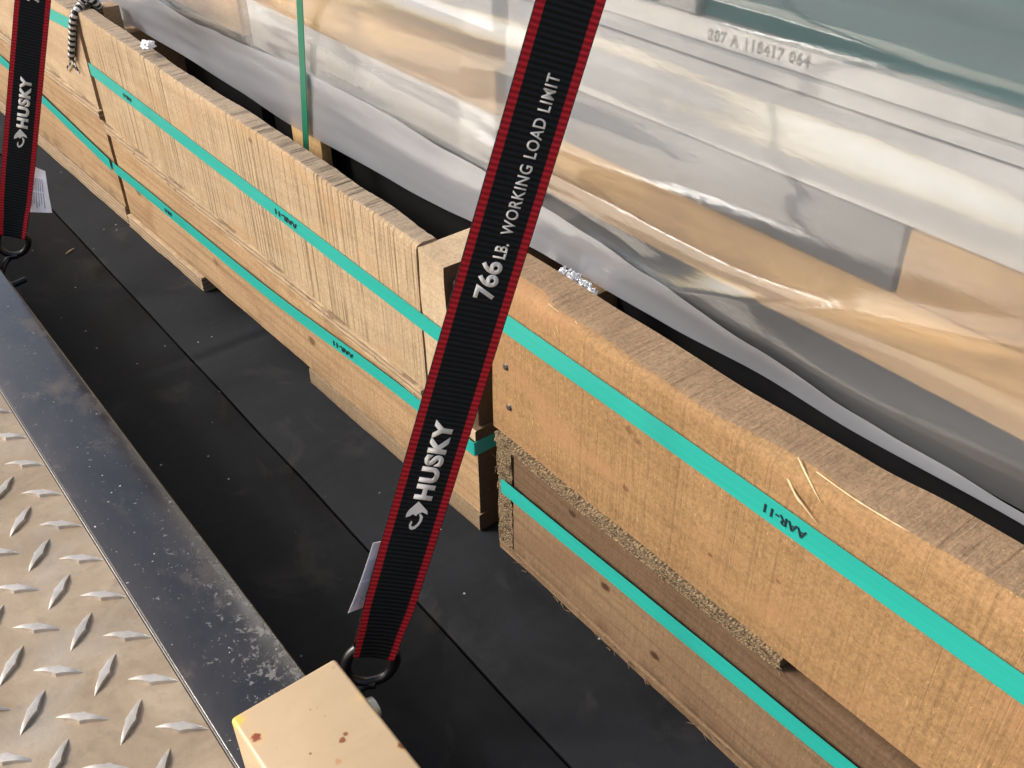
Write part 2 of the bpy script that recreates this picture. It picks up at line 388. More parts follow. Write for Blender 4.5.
def smoothpath(pts, n=8):
    pts = [Vector(p) for p in pts]; out = []
    for i in range(len(pts)-1):
        p0, p1, p2, p3 = pts[max(i-1, 0)], pts[i], pts[i+1], pts[min(i+2, len(pts)-1)]
        for k in range(n):
            t = k/n
            out.append(.5*((2*p1) + (p2-p0)*t + (2*p0-5*p1+4*p2-p3)*t*t + (3*p1-p0-3*p2+p3)*t**3))
    out.append(pts[-1]); return out

def board(y0, y1, z0, z1, xf, th, r=.0025, wob=.0012, rtop=None, step=.008, seed=0.0, chat=0.0, endj=0.0, topmat=1, rows=6, facej=.0004, cap=0):
    """rough-sawn plank along Y: z0/z1 are callables of Y, xf(Y) its front face"""
    bm = bmesh.new(); n = max(2, int(abs(y1-y0)/step)); rings = []
    f = lambda g, y: g(y) if callable(g) else g
    for i in range(n+1):
        y = lerp(y0, y1, i/n); a, b, x = f(z0, y), f(z1, y), f(xf, y)
        a += wob*nz(y*9, seed, 1)*.8; b += wob*nz(y*11, seed, 5)*.8 + chat*nz(y*110, seed, 8)
        rt = (f(rtop, y) if rtop else r)*(1+.7*nz(y*14, seed, 3)) + abs(chat*nz(y*90, seed, 2))*1.5
        rt = max(.0006, rt)
        thy = th + wob*nz(y*8, seed, 12)*1.5 + chat*nz(y*70, seed, 22)*1.2
        P = []
        for k in range(rows+1):
            z = lerp(a + r, b - rt, k/rows); P.append((x + facej*(1+nz(y*40, z*40, seed)), z, 0))
        P += [(x + rt*.3, b - rt*.35, 0), (x + rt, b, 1)]
        for k in range(1, 5):
            P.append((lerp(x+rt, x+thy-r, k/4), b + (wob*.5*nz(y*30, k*3, seed) if k < 4 else 0), 1))
        P += [(x+thy, b-r, 0), (x+thy, a+r, 0), (x+thy-r, a, 0), (x+r, a, 0)]
        ye = y
        if i in (0, n): ye += 0
        rings.append(([bm.verts.new((px_, ye + (endj*nz(px_*200, pz_*90, seed) if i in (0, n) else 0), pz_)) for px_, pz_, _ in P], [q[2] for q in P]))
    for (ra, ta), (rb, tb) in zip(rings, rings[1:]):
        L = len(ra)
        for k in range(L):
            k2 = (k+1) % L
            fc = bm.faces.new((ra[k], ra[k2], rb[k2], rb[k])); fc.material_index = topmat if (ta[k] and ta[k2]) else 0
    bm.faces.new(rings[0][0]).material_index = cap; bm.faces.new(rings[-1][0][::-1])
    return bm

def ribbon(bm, centers, wvecs, nvecs, th, nu=1, vs=None, cup=0.0, mat=0):
    """flat strip with thickness; uv u across, v along (metres)"""
    uvl = bm.loops.layers.uv.verify(); rows = []
    acc = 0
    for i, c in enumerate(centers):
        if i: acc += (Vector(centers[i]) - Vector(centers[i-1])).length
        v = vs[i] if vs else acc
        top, bot = [], []
        for k in range(nu+1):
            u = k/nu; q = (u-.5)
            cu = (cup[i] if isinstance(cup, list) else cup)*(1-(2*q)**2)
            p = Vector(c) + wvecs[i]*q + nvecs[i]*cu
            top.append((bm.verts.new(p + nvecs[i]*th/2), u, v)); bot.append((bm.verts.new(p - nvecs[i]*th/2), u, v))
        rows.append(top + bot[::-1])
    L = len(rows[0])
    for a, b in zip(rows, rows[1:]):
        for k in range(L):
            q = (a[k], a[(k+1) % L], b[(k+1) % L], b[k])
            fc = bm.faces.new([x[0] for x in q]); fc.material_index = mat
            for lp, x in zip(fc.loops, q): lp[uvl].uv = (x[1], x[2])
    for rr, rev in ((rows[0], True), (rows[-1], False)):
        q = rr[::-1] if rev else rr
        fc = bm.faces.new([x[0] for x in q]); fc.material_index = mat
        for lp, x in zip(fc.loops, q): lp[uvl].uv = (x[1], x[2])
    return bm

def text_bm(txt, bold=0.0, thick=0.0003, spacing=1.0, shear=0.0):
    cu = bpy.data.curves.new('t', 'FONT'); cu.body = txt; cu.size = 1; cu.offset = bold; cu.space_character = spacing; cu.shear = shear
    cu.resolution_u = 4; cu.extrude = 0.0
    o = bpy.data.objects.new('t', cu); COL.objects.link(o)
    dg = bpy.context.evaluated_depsgraph_get(); me = bpy.data.meshes.new_from_object(o.evaluated_get(dg))
    bpy.data.objects.remove(o); bm = bmesh.new(); bm.from_mesh(me); bpy.data.meshes.remove(me)
    xs = [v.co.x for v in bm.verts]; ys = [v.co.y for v in bm.verts]
    x0, x1, y0, y1 = min(xs), max(xs), min(ys), max(ys)
    for v in bm.verts: v.co = Vector(((v.co.x-x0)/(x1-x0), (v.co.y-y0)/(y1-y0), 0))
    return bm
def map_bm(bm, fn, nvec, thick=.0003):
    for v in bm.verts: v.co = fn(v.co.x, v.co.y)
    r = bmesh.ops.extrude_face_region(bm, geom=bm.faces[:])
    n = nvec if isinstance(nvec, Vector) else Vector(nvec)
    bmesh.ops.translate(bm, verts=[g for g in r['geom'] if isinstance(g, bmesh.types.BMVert)], vec=n*thick)
    return bm
def join(bm, other):
    me = bpy.data.meshes.new('t'); other.to_mesh(me); other.free(); bm.from_mesh(me); bpy.data.meshes.remove(me)

# ------------------------------------------------------------------ setting
bm = bmesh.new()
for a, b in (((-400, -400), (400, 400)),):
    vs = [bm.verts.new((x, y, -.62)) for x, y in ((a[0], a[1]), (b[0], a[1]), (b[0], b[1]), (a[0], b[1]))]; bm.faces.new(vs)
tagp(obj('ground', bm, 'asphalt'), kind='structure')

# trailer floor: sheet with a groove between two sheets of decking
bm = bmesh.new()
prof = [(.225, -.03), (.225, 0), (.4375, 0), (.4388, -.0008), (.4396, -.016), (.4424, -.016), (.4432, -.0008), (.4445, 0), (1.75, 0), (1.75, -.03)]
prof = [(x - .0025, z) for x, z in prof]
ys = [lerp(-1.0, 4.6, i/280) for i in range(281)]; rows = []
for y in ys:
    rows.append([bm.verts.new((x + (.0012*nz(y*6, 1, 2) if 2 <= i <= 7 else 0), y, z + (.0006*nz(x*9, y*9, 3) if z == 0 and x < 1.7 else 0))) for i, (x, z) in enumerate(prof)])
for a, b in zip(rows, rows[1:]):
    for k in range(len(prof)-1): bm.faces.new((a[k], a[k+1], b[k+1], b[k]))
    bm.faces.new((a[-1], a[0], b[0], b[-1]))
bm.faces.new(rows[0]); bm.faces.new(rows[-1][::-1])
tagp(obj('floor', bm, 'floor'), kind='structure')

# black side rail
t = thing('side_rail', (.1835, 1.2, 0), 'glossy black steel side rail, scuffed and spattered, between tread plate and black floor', 'rail')
bm = bmesh.new(); box(bm, .130, .237, -1.0, 4.6, -.045, .1195, .003, 3); obj('rail_body', bm, 'rail', t)
bm = bmesh.new(); box(bm, .1295, .1312, -1.0, 4.6, .1145, .1199, .0003, 1); obj('worn_edge', bm, 'rail_edge', t)

# diamond tread plate
plate = thing('tread_plate', (-.2, 1.2, 0), 'dusty tan diamond tread plate with raised lozenge bumps beside the black rail', 'metal plate')
bm = bmesh.new(); box(bm, -.62, .1293, -1.0, 4.6, .106, .1125, .0005, 1)
obj('plate', bm, 'tread', plate)
bm = bmesh.new()
def lozenge(cx, cy, ang, L=.0290, W=.0058, H=.0046):
    ca, sa = math.cos(ang), math.sin(ang)
    P = lambda u, v, z: bm.verts.new((cx + u*ca - v*sa, cy + u*sa + v*ca, .1122 + z))
    n = 12; rows = []
    for i in range(n+1):
        u = lerp(-L, L, i/n); s_ = 1-abs(u)/L; wv = W*(s_**.85) + (.0012 if abs(u) < .004 else 0) + .0002; h = H*min(1, s_*2.2)
        j = 1+.08*nz(cx*90, cy*90, i)
        rows.append([P(u, -wv*j, 0), P(u, -wv*.78, h*.92), P(u, 0, h), P(u, wv*.78, h*.92), P(u, wv*j, 0)])
    for a, b in zip(rows, rows[1:]):
        for k in range(4): bm.faces.new((a[k], b[k], b[k+1], a[k+1]))
# two interleaved rows, pitch measured on the plate
ux, uy = (-.0020, -.0757)
for i in range(-10, 62):
    for j in range(-8, 2):
        cx, cy = .0305 + j*.0765 , .9335 - .0757*i + (-.0367*0)
        cy += j*.0
        if -.60 < cx < .128 and -.95 < cy < 4.55 or -.60 < cx < .128 and cy < 4.5:
            lozenge(cx, cy + .0, math.atan2(-.035, .040))
        cx2, cy2 = cx + .0385, cy - .0355
        if -.60 < cx2 < .128: lozenge(cx2, cy2, math.atan2(.045, .041))
for v in bm.verts: v.co.y = v.co.y
obj('raised_lozenges', bm, 'tread_bump', plate)['kind'] = 'stuff'

# cream post
t = thing('steel_post', (.1855, .45, 0), 'cream painted square steel post with rust spots on the black rail', 'post')
bm = bmesh.new(); box(bm, .1315, .2400, .30, .600, .1205, .225, .0042, 4); obj('post_body', bm, 'post', t)
bm = bmesh.new()
b2 = bmesh.new(); bmesh.ops.create_cone(b2, cap_ends=True, segments=24, radius1=.013, radius2=.010, depth=.011)
bmesh.ops.rotate(b2, verts=b2.verts, matrix=Matrix.Rotation(R(90), 3, 'Y')); bmesh.ops.translate(b2, verts=b2.verts, vec=(.2440, .545, .200)); join(bm, b2)
obj('bolt_head', bm, 'steel', t)

# ------------------------------------------------------------------ crates
FX = lambda y: .578 - .027*(y - .83)      # face line of the two farther crates (a touch askew)
NXF = .582
seg2 = lambda a, b: (lambda y: lerp(a[1], b[1], (y-a[0])/(b[0]-a[0])))
def spikes(bm, lst):
    for p, d, L, r in lst:
        p = Vector(p); d = Vector(d).normalized(); tube(bm, [p, p + d*L*.5 + Vector((0, 0, L*.08)), p + d*L], r, 5, taper=[1, .7, .12])

# near crate
near = thing('wooden_crate', (1.05, .2, 0), 'nearest wooden crate, orange tan upper board over darker brown boards', 'crate', 'strapped wooden crates')
def near_top(y): return pl([(-.4, .440), (.15, .441), (.25, .440), (.33, .436), (.40, .434), (.5, .431), (.62, .434), (.8, .437)], y)
wane = lambda y: pl([(-.3, .006), (.2, .007), (.30, .006), (.36, .012), (.42, .010), (.5, .006), (.60, .012), (.68, .008), (.74, .018), (.8, .022)], y)
bm = board(-.45, .800, lambda y: .2095, near_top, NXF, .060, rtop=wane, wob=.0022, seed=1.3, endj=.002, rows=10, step=.005, facej=.0003)
up = obj('upper_board', bm, ['near_wood', 'near_top'], near)
up['label'] = 'orange tan upper board with dark rough top edge'
bm = bmesh.new()
P = lambda y, z, x=NXF: (x, y, z)
tube(bm, smoothpath([P(.392, .432, .590), P(.362, .412, .5805), P(.348, .405, .579), P(.333, .3965, .5788)], 6), .0013, 6, taper=[.25,.5,.8,1,1.1,1,.8,.9,1,1.1,1,.8,.7,.6,.5,.4,.3,.2,.1])
obj('splinter', bm, 'straw', near); bm = bmesh.new()
tube(bm, smoothpath([P(.372, .438, .592), P(.350, .428, .584), P(.335, .419, .5803)], 6), .0011, 6, taper=[.3,.6,.9,1,1,.9,.9,.8,.7,.5,.4,.3,.15])
obj('splinter', bm, 'straw', near); bm = bmesh.new()
tube(bm, smoothpath([P(.350, .4375, .5895), P(.31, .4375, .5865), P(.27, .4385, .5865), P(.23, .4395, .5885)], 8), .0012, 6, taper=[max(.1, .55+.7*nz(k*.7, 2, 2))*min(1, (24-k)/8+.1) for k in range(25)])
obj('splinter', bm, 'straw', near); bm = bmesh.new()
spikes(bm, [((.586, .70, .438), (.2, -1, -.5), .03, .0008), ((.59, .66, .434), (-.3, -1, -.6), .022, .0007), ((.584, .69, .425), (-.2, -1, -.9), .02, .0006)])
obj('frayed_fibres', bm, 'straw', near)['kind'] = 'stuff'
bm = board(-.45, .7935, .1935, .2085, .5800, .30, r=.001, wob=.0030, seed=4.4, chat=.0012, endj=.006, rows=4, step=.004, facej=.0012)
bm.free()
bm = board(.340, .7960, lambda y: .190 + .003*nz(y*30, 1, 1), lambda y: .2060, .5790, .30, r=.0012, wob=.0030, seed=4.4, chat=.0016, endj=.006, rows=5, step=.003, facej=.0016)
spikes(bm, [((.580, random.uniform(.345, .79), random.uniform(.193, .206)), (random.uniform(-.6, .1), random.choice((-1, 1)), random.uniform(-.6, .4)), random.uniform(.006, .02), random.uniform(.0004, .0008)) for _ in range(60)])
spikes(bm, [((.580, .342, .195), (-.3, -1, -.4), .010, .0012), ((.579, .342, .200), (-.1, -1, .2), .008, .001)])
cb = obj('chipboard_panel', bm, ['chip', 'chip'], near)
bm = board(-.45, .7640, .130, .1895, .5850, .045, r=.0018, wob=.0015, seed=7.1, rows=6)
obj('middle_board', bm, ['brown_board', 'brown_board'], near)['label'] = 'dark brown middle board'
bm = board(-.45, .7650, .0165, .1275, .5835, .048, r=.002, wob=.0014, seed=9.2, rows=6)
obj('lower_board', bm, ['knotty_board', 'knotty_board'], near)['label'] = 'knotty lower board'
bm = board(-.45, .7965, .0015, .0150, .5825, .30, r=.001, wob=.0042, chat=.0012, seed=11.3, rows=4, step=.004, endj=.004, facej=.0012)
spikes(bm, [((.581, random.uniform(.0, .79), random.uniform(.001, .016)), (random.uniform(-.8, .1), random.choice((-1, 1)), random.uniform(-.2, .2)), random.uniform(.006, .016), random.uniform(.0004, .0008)) for _ in range(50)])
obj('base_panel', bm, ['knotty_board', 'knotty_board'], near)
for (za, zb, sd_) in ((.134, .1895, 1), (.0165, .131, 2)):
    bm = board(.7665, .7965, za, zb, .5812, .9, r=.0022, wob=.004, chat=.002, seed=20+sd_, rows=10, step=.003, facej=.0018, endj=.003)
    spikes(bm, [((.581, random.uniform(.768, .795), random.uniform(za, zb)), (random.uniform(-.7, .0), random.uniform(-.6, .6), random.choice((-1, 1))), random.uniform(.005, .014), random.uniform(.0004, .0008)) for _ in range(26)])
    obj('end_panel', bm, ['chip', 'chip'], near)
bm = bmesh.new(); box(bm, .644, 1.5,   .745, .798, .2095, .385, .002); obj('end_wall', bm, 'end_wood', near)
bm = bmesh.new(); box(bm, 1.46, 1.50, -.45, .744, .035, .42, .002); obj('back_wall', bm, 'dark_wood', near)
bm = bmesh.new(); box(bm, .890, 1.45, -.45, .744, .0345, .07, .002); obj('deck', bm, 'dark_wood', near)
for (y, z) in ((.772, .318), (.767, .261)):
    bm = bmesh.new(); b2 = bmesh.new(); bmesh.ops.create_cone(b2, cap_ends=True, segments=20, radius1=.0052, radius2=.0036, depth=.0024)
    bmesh.ops.rotate(b2, verts=b2.verts, matrix=Matrix.Rotation(R(-90), 3, 'Y')); bmesh.ops.translate(b2, verts=b2.verts, vec=(.5815, y, z)); join(bm, b2)
    box(bm, .5800, .5812, y-.0028, y+.0028, z-.0006, z+.0006); box(bm, .5800, .5812, y-.0006, y+.0006, z-.0028, z-.0008)
    obj('screw', bm, 'screw', near)

# second crate
far = thing('wooden_crate', (1.05, 1.45, 0), 'middle wooden crate, pale upper board with vertical saw marks and grey top', 'crate', 'strapped wooden crates')
bup = seg2((.954, .185), (2.07, .239)); btop = seg2((.93, .411), (2.0, .455))
bm = board(.942, 2.045, bup, lambda y: btop(y) + pl([(.93, 0), (1.05, .002), (1.3, .004), (1.6, -.001), (1.9, .001)], y), lambda y: FX(y), .033, rtop=lambda y: pl([(.94, .006), (1.1, .003), (2, .003)], y),
           wob=.0025, chat=.0009, seed=31, rows=10, step=.004, endj=.002, facej=.00005)
obj('upper_board', bm, ['far_wood', 'far_top'], far)['label'] = 'pale upper board with dark vertical saw cuts and weathered grey top'
bm = bmesh.new(); b2 = bmesh.new(); bmesh.ops.create_cube(b2, size=1)
for v in b2.verts: v.co = Vector((lerp(.5765, 1.5, v.co.x+.5), lerp(.884, .9395, v.co.y+.5), lerp(.186, .409, v.co.z+.5)))
# chamfered near top corner
for v in b2.verts:
    if v.co.y < .9 and v.co.z > .3: v.co.z -= .006
bmesh.ops.subdivide_edges(b2, edges=b2.edges[:], cuts=8, use_grid_fill=True)
b2.normal_update()
for v in b2.verts:
    v.co += Vector((nz(v.co.y*60, v.co.z*40, 4), nz(v.co.x*30, v.co.z*30, 7), nz(v.co.x*20, v.co.y*50, 9)))*.0022
bm.faces.ensure_lookup_table(); join(bm, b2)
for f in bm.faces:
    if f.normal.y < -.5: f.material_index = 1  # faces towards the gap take the painted shade
obj('end_wall', bm, ['far_pale', 'gap_shade_wood'], far)
bm = board(.9550, 2.062, lambda y: bup(y) - .0235, lambda y: bup(y) - .0035, lambda y: FX(y) - .0015, .3, r=.001, wob=.0022, chat=.0012, seed=37, rows=6, step=.004, endj=.003, facej=.001)
spikes(bm, [((FX(y_) - .001, y_, bup(y_) - random.uniform(.006, .022)), (random.uniform(-.6, 0), random.choice((-1, 1)), random.uniform(-.3, .3)), random.uniform(.008, .03), random.uniform(.0004, .0009)) for y_ in [random.uniform(.96, 2.05) for _ in range(34)]])
obj('plywood_panel', bm, ['ply', 'ply'], far)
bm = board(.836, 2.050, .0335, lambda y: bup(y) - .0262 - .0, lambda y: FX(y) + .0025, .045, r=.002, wob=.0022, seed=41, rows=12, cap=2)
obj('lower_board', bm, ['far_lower', 'far_lower', 'gap_shade_wood'], far)['label'] = 'tan lower board with brown stains'
bm = board(.836, .952, lambda y: .1630, lambda y: .1815, FX, .9, r=.002, wob=.002, seed=43, rows=4, cap=1)
obj('top_batten', bm, ['far_pale', 'gap_shade_wood'], far)  # top and near end painted with the gap shade
bm = board(.8365, 1.30, .0012, .0315, lambda y: FX(y) + .001, .060, r=.0015, wob=.003, chat=.0008, seed=45, rows=4, step=.005, cap=2)
obj('runner', bm, ['runner_wood', 'runner_wood', 'gap_shade_wood'], far)
bm = board(1.700, 2.060, .0012, .0315, lambda y: FX(y) - .003, .060, r=.0015, wob=.004, chat=.0014, seed=46, rows=6, step=.004)
obj('runner', bm, ['ply', 'ply'], far)
bm = bmesh.new(); box(bm, .6275, 1.5, .838, .878, .0345, .161, .002); obj('lower_end_wall', bm, 'gap_shade_wood', far)
bm = bmesh.new(); box(bm, .586, .640, .8385, .8825, .1835, .385, .003); obj('gap_shade_block', bm, 'gap_shade_wood', far)  # added dark filler standing in for the shade between the crates
bm = bmesh.new(); box(bm, 1.46, 1.50, .945, 2.04, .035, .44, .002); obj('back_wall', bm, 'dark_wood', far)
bm = bmesh.new(); box(bm, .66, 1.45, .8790, 2.04, .0345, .07, .002); obj('deck', bm, 'dark_wood', far)

# third crate
third = thing('wooden_crate', (1.05, 2.9, 0), 'farthest wooden crate, smooth pale boards running off past the checkered rope', 'crate', 'strapped wooden crates')
cup_ = seg2((2.07, .243), (2.36, .262))
cup_ = lambda y: .243 + .02*min(1, (y-2.07)/.4)
bm = board(2.066, 4.3, lambda y: cup_(y) + .018, lambda y: .452 + .004*min(1, y-2.05), lambda y: FX(y) - .001, .040, r=.002, wob=.002, seed=51, rows=8, step=.012)
obj('upper_board', bm, ['third_wood', 'far_top'], third)
bm = board(2.070, 4.3, lambda y: cup_(y) - .004, lambda y: cup_(y) + .0155, lambda y: FX(y) - .0035, .3, r=.001, wob=.003, chat=.0015, seed=53, rows=6, step=.006, endj=.003)
obj('plywood_panel', bm, ['ply', 'ply'], third)
bm = board(2.066, 4.3, .046, lambda y: cup_(y) - .0065, lambda y: FX(y) + .001, .045, r=.002, wob=.002, seed=55, rows=8, step=.012)
obj('lower_board', bm, ['far_lower', 'far_lower'], third)
bm = board(2.072, 4.3, .0012, .044, lambda y: FX(y) - .0005, .3, r=.0015, wob=.003, seed=57, rows=5, step=.01)
obj('base_panel', bm, ['ply', 'ply'], third)
bm = bmesh.new(); box(bm, .600, .634, 2.072, 2.115, .266, .450, .002); box(bm, .6345, 1.5, 2.073, 2.114, .266, .395, .002); obj('end_wall', bm, 'end_wood', third)

# ------------------------------------------------------------------ teal strapping bands
def band(y0, y1, zc, xf, wd, label, wrap=None, txt=(), n=80, group='teal bands round the crates'):
    """band lying on the crate faces; wrap=(length into +X at y0 end)"""
    loc = (xf(lerp(y0, y1, .5)), lerp(y0, y1, .5), zc(lerp(y0, y1, .5)))
    t = thing('strapping_band', loc, label, 'strapping band', group)
    cs, ws, ns = [], [], []
    if wrap:
        for q in (wrap, wrap*.66, wrap*.33, .006, .0015):
            cs.append(Vector((xf(y0)+q, y0 - .0012, zc(y0)))); ws.append(Vector((0, 0, wd))); ns.append(Vector((0, -1, 0)))
        cs.append(Vector((xf(y0) - .0008, y0 - .0008, zc(y0)))); ws.append(Vector((0, 0, wd))); ns.append(Vector((-.7, -.7, 0)))
    for i in range(n+1):
        y = lerp(y0 + (.001 if wrap else 0), y1, i/n)
        cs.append(Vector((xf(y) - .0016 - .0008*max(0, nz(y*7, 3, zc(y))), y, zc(y) + .0008*nz(y*3, 2, 7)))); ws.append(Vector((.0008*nz(y*9, 1, 1), 0, wd))); ns.append(Vector((-1, 0, 0)))
    bm = bmesh.new(); ribbon(bm, cs, ws, ns, .0009, 2)
    obj('band', bm, 'teal', t)
    for (ya, yb, h) in txt:   # upside-down print: reads towards +Y with its top downwards
        tb = text_bm('AAR-11', .0, spacing=1.05)
        fn = lambda a, b: Vector((xf(lerp(ya, yb, a)) - .0036, lerp(ya, yb, a), zc(lerp(ya, yb, a)) + .0008*nz(lerp(ya, yb, a)*3, 2, 7) + h*(.5-b)))
        map_bm(tb, fn, Vector((1, 0, 0)), .0008); obj('printed_code', tb, 'ink', t, smooth=False)
    return t
nf = lambda y: NXF - .0008
band(-.45, .806, seg2((.77, .382), (.14, .3725)), nf, .0265, 'broad teal band with upside-down AAR-11 across the nearest crate upper board', txt=[(.3405, .3870, .0095)])
band(.7830, -.45, seg2((.78, .126), (.245, .1435)), lambda y: .5802, .0235, 'teal band across the knotty lower boards of the nearest crate', wrap=None)
ff = lambda y: FX(y)
band(.8845, 2.052, seg2((.90, .301), (2.055, .350)), lambda y: FX(y) - .0006, .0245, 'teal band along the saw-marked upper board of the middle crate', txt=[(1.253, 1.316, .009), (1.850, 1.885, .008)], wrap=.20)
band(.8360, 2.066, lambda y: pl([(.83, .154), (.975, .153), (1.43, .1355), (2.03, .1395), (2.2, .1415)], y), lambda y: FX(y) - .0016, .0225, 'teal band along the stained lower boards of the middle crate, bent round its near corner', txt=[(1.130, 1.186, .009), (1.775, 1.805, .008)], wrap=.16)
band(2.078, 4.2, lambda y: .4265 - .018*min(1, (y-2.06)/.4), lambda y: FX(y) - .0012, .0245, 'teal band on the upper board of the farthest crate, ending near the checkered rope')
band(2.072, 4.2, lambda y: .1415 + .055*min(1.3, (y-2.07)/.5)*.8, lambda y: FX(y) - .0042, .024, 'teal band along the lower boards of the farthest crate, behind the far tie-down strap')

# ------------------------------------------------------------------ load under the film
lx = .712
def load_block(name, x0, x1, y0, y1, z0, z1, mat, label, cat, group=None, bev=.002):
    bm = bmesh.new(); box(bm, x0, x1, y0, y1, z0, z1, bev); o = obj(name, bm, mat, origin=(.5*(x0+x1), .5*(y0+y1), z0)); tagp(o, label, cat, group); return o
# window units standing in the crates
def window_unit(y0, y1, label, panes, zb, texts=False):
    t = thing('window_unit', (.80, .5*(y0+y1), zb), label, 'window', 'wrapped window units')
    bm = bmesh.new()
    # stepped vinyl profile swept along Y
    pr = [(lx, zb), (lx, zb+.036), (lx+.004, zb+.040), (lx+.004, zb+.073), (lx+.006, zb+.0735), (lx+.006, zb+.0765), (lx+.001, zb+.077),
          (lx+.001, zb+.088), (lx+.005, zb+.090), (lx+.003, zb+.092), (lx+.003, zb+.111), (lx+.016, zb+.1125), (lx+.09, zb+.1125), (lx+.09, zb)]
    ra = [[bm.verts.new((x, y, z)) for x, z in pr] for y in (y0, y1)]
    L = len(pr)
    for k in range(L):
        f = bm.faces.new((ra[0][k], ra[0][(k+1) % L], ra[1][(k+1) % L], ra[1][k]))
        f.material_index = {2: 0, 4: 1, 8: 1}.get(k, 0)
    bm.faces.new(ra[0][::-1]); bm.faces.new(ra[1])
    ztop = 1.12
    zg = zb + .1135
    edges = sorted({y0, y1} | {q for p in panes for q in p})
    for (ya, yb) in [(y0, panes[0][0])] + [(a[1], b[0]) for a, b in zip(panes, panes[1:])] + [(panes[-1][1], y1)]:
        if yb - ya > .002: box(bm, lx+.003, lx+.085, ya, yb, zg, ztop, .0015)
    box(bm, lx+.003, lx+.085, y0, y1, ztop+.0005, ztop+.03, .002)
    obj('frame', bm, ['vinyl', 'seal'], t, smooth=False)
    for (ya, yb) in panes:
        bm = bmesh.new(); box(bm, lx+.012, lx+.060, ya+.0005, yb-.0005, zg, ztop, .0005); obj('glass_pane', bm, 'glass', t)
    if texts:
        tb = text_bm('207 A 118417 064', .045, spacing=1.22)
        map_bm(tb, lambda a, b: Vector((lx + .0026, lerp(.628, .512, a), zb + .0945 + .0115*b + .003*a)), Vector((1, 0, 0)), .0001)
        obj('printed_code', tb, 'print_ink', t, smooth=False)
    return t
window_unit(-.45, .93, 'white framed window with teal glass and printed number, under the film', [(-.40, .646), (.694, .900)], .6125, True)
window_unit(.955, 2.0, 'white framed window under the film behind the green vertical strap', [(1.0, 1.95)], .640)
for a, b, z0, z1, mt, nm, lb, ct in [
    (-.45, .930, .4750, .5480, 'load_wood', 'timber_beam', 'long tan timber beam seen through the film right of the near tie-down strap', 'timber'),
    (-.45, .3850, .5490, .6110, 'load_wood', 'timber_block', 'tan timber block on top of the beam at the right edge, seen through the film', 'timber'),
    (.3900, .9300, .5490, .6110, 'grey_block', 'spacer_block', 'grey spacer block beside the tan block, seen through the film', 'spacer'),
    (.9500, 1.66, .5400, .5980, 'load_wood', 'timber_beam', 'tan timber beam under the film between the green strap and the near tie-down strap', 'timber'),
    (.9520, 1.64, .4600, .5385, 'vinyl', 'foam_board', 'white packing board under the left tan beam, seen through the film', 'packing'),
    (1.68, 2.60, .4650, .5650, 'load_wood', 'timber_beam', 'tan timber beam under the film at the far left end', 'timber')]:
    load_block(nm, lx-.002, lx+.09, a, b, z0, z1, mt, lb, ct)
# supports for the load
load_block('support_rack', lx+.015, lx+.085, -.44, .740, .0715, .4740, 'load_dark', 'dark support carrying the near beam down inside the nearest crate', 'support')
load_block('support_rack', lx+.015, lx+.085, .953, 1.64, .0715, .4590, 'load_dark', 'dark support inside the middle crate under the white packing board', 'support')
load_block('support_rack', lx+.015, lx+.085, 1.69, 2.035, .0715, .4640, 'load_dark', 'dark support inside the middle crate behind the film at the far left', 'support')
load_block('timber_block',   .6900, .7080, 1.395, 1.495, .0715, .4400, 'load_wood', 'small upright wooden block at the foot of the dark green strap', 'timber')

# ------------------------------------------------------------------ plastic film
hem_tab = [(-.5, .440), (.2, .438), (.37, .432), (.47, .436), (.6, .430), (.80, .428), (.93, .420), (1.1, .413), (1.43, .403), (1.6, .408), (1.96, .411), (2.3, .415), (4, .43)]
PUCK = [(.625, .600, .007), (.585, .574, .005), (.55, .60, .005), (.47, .585, .006), (.535, .565, .004), (.505, .572, .005), (1.12, .52, .006), (1.05, .50, .005), (1.5, .56, .007)]
def film_x(y, z):
    zz = z + .10*y
    w1 = zz + .05*nz(y*.5, 3.3, zz*2)
    d = .024*nz(y*.55, w1*5.2, 2.2) + .0085*nz(y*.8, w1*11, 7.7) + .0016*nz(y*2.5, w1*30, 5.1)
    cr1 = 1 - min(1, abs(nz(y*.5, w1*4.6, 9.3))*9); d -= .0035*cr1*cr1
    # local puckers
    for (py, pz, pr) in PUCK:
        q = ((y-py)/pr)**2 + ((z-pz)/(pr*.6))**2
        if q < 4: d -= .0010*math.exp(-q*1.6)*math.cos(7*math.sqrt(q))
    # one long soft roll above the hem
    roll = math.exp(-((z - (pl(hem_tab, y) + .030))/.022)**2)*(-.004)
    lean = .010*min(1, max(0, (z - .55)/.5))
    fx = .6815 + d + roll + lean
    if y > .86: fx -= .010*min(1, (y-.86)/.1)
    return min(fx, .7060)
bm = bmesh.new(); NY, NZ = 620, 150; rows = []
ztf = 1.158
for i in range(NY+1):
    y = lerp(-.47, 3.2, i/NY); zb = pl(hem_tab, y) + .0015*nz(y*12, 3, 3)
    col_ = [bm.verts.new((film_x(y, z), y, z)) for z in [zb + (ztf - zb)*((k/NZ)**1.35) for k in range(NZ+1)]]
    for k in range(1, 25): col_.append(bm.verts.new((.706 + .034*k, y, ztf + .004 + .004*nz(y*3, k*.7, 4) - .0002*k)))
    rows.append(col_)
for a, b in zip(rows, rows[1:]):
    for k in range(len(a)-1): bm.faces.new((a[k], a[k+1], b[k+1], b[k]))
fm = thing('plastic_film', (.70, .8, .35), 'large wrinkled clear plastic film draped over the load behind the crate boards', 'plastic film')
obj('sheet', bm, 'film', fm)
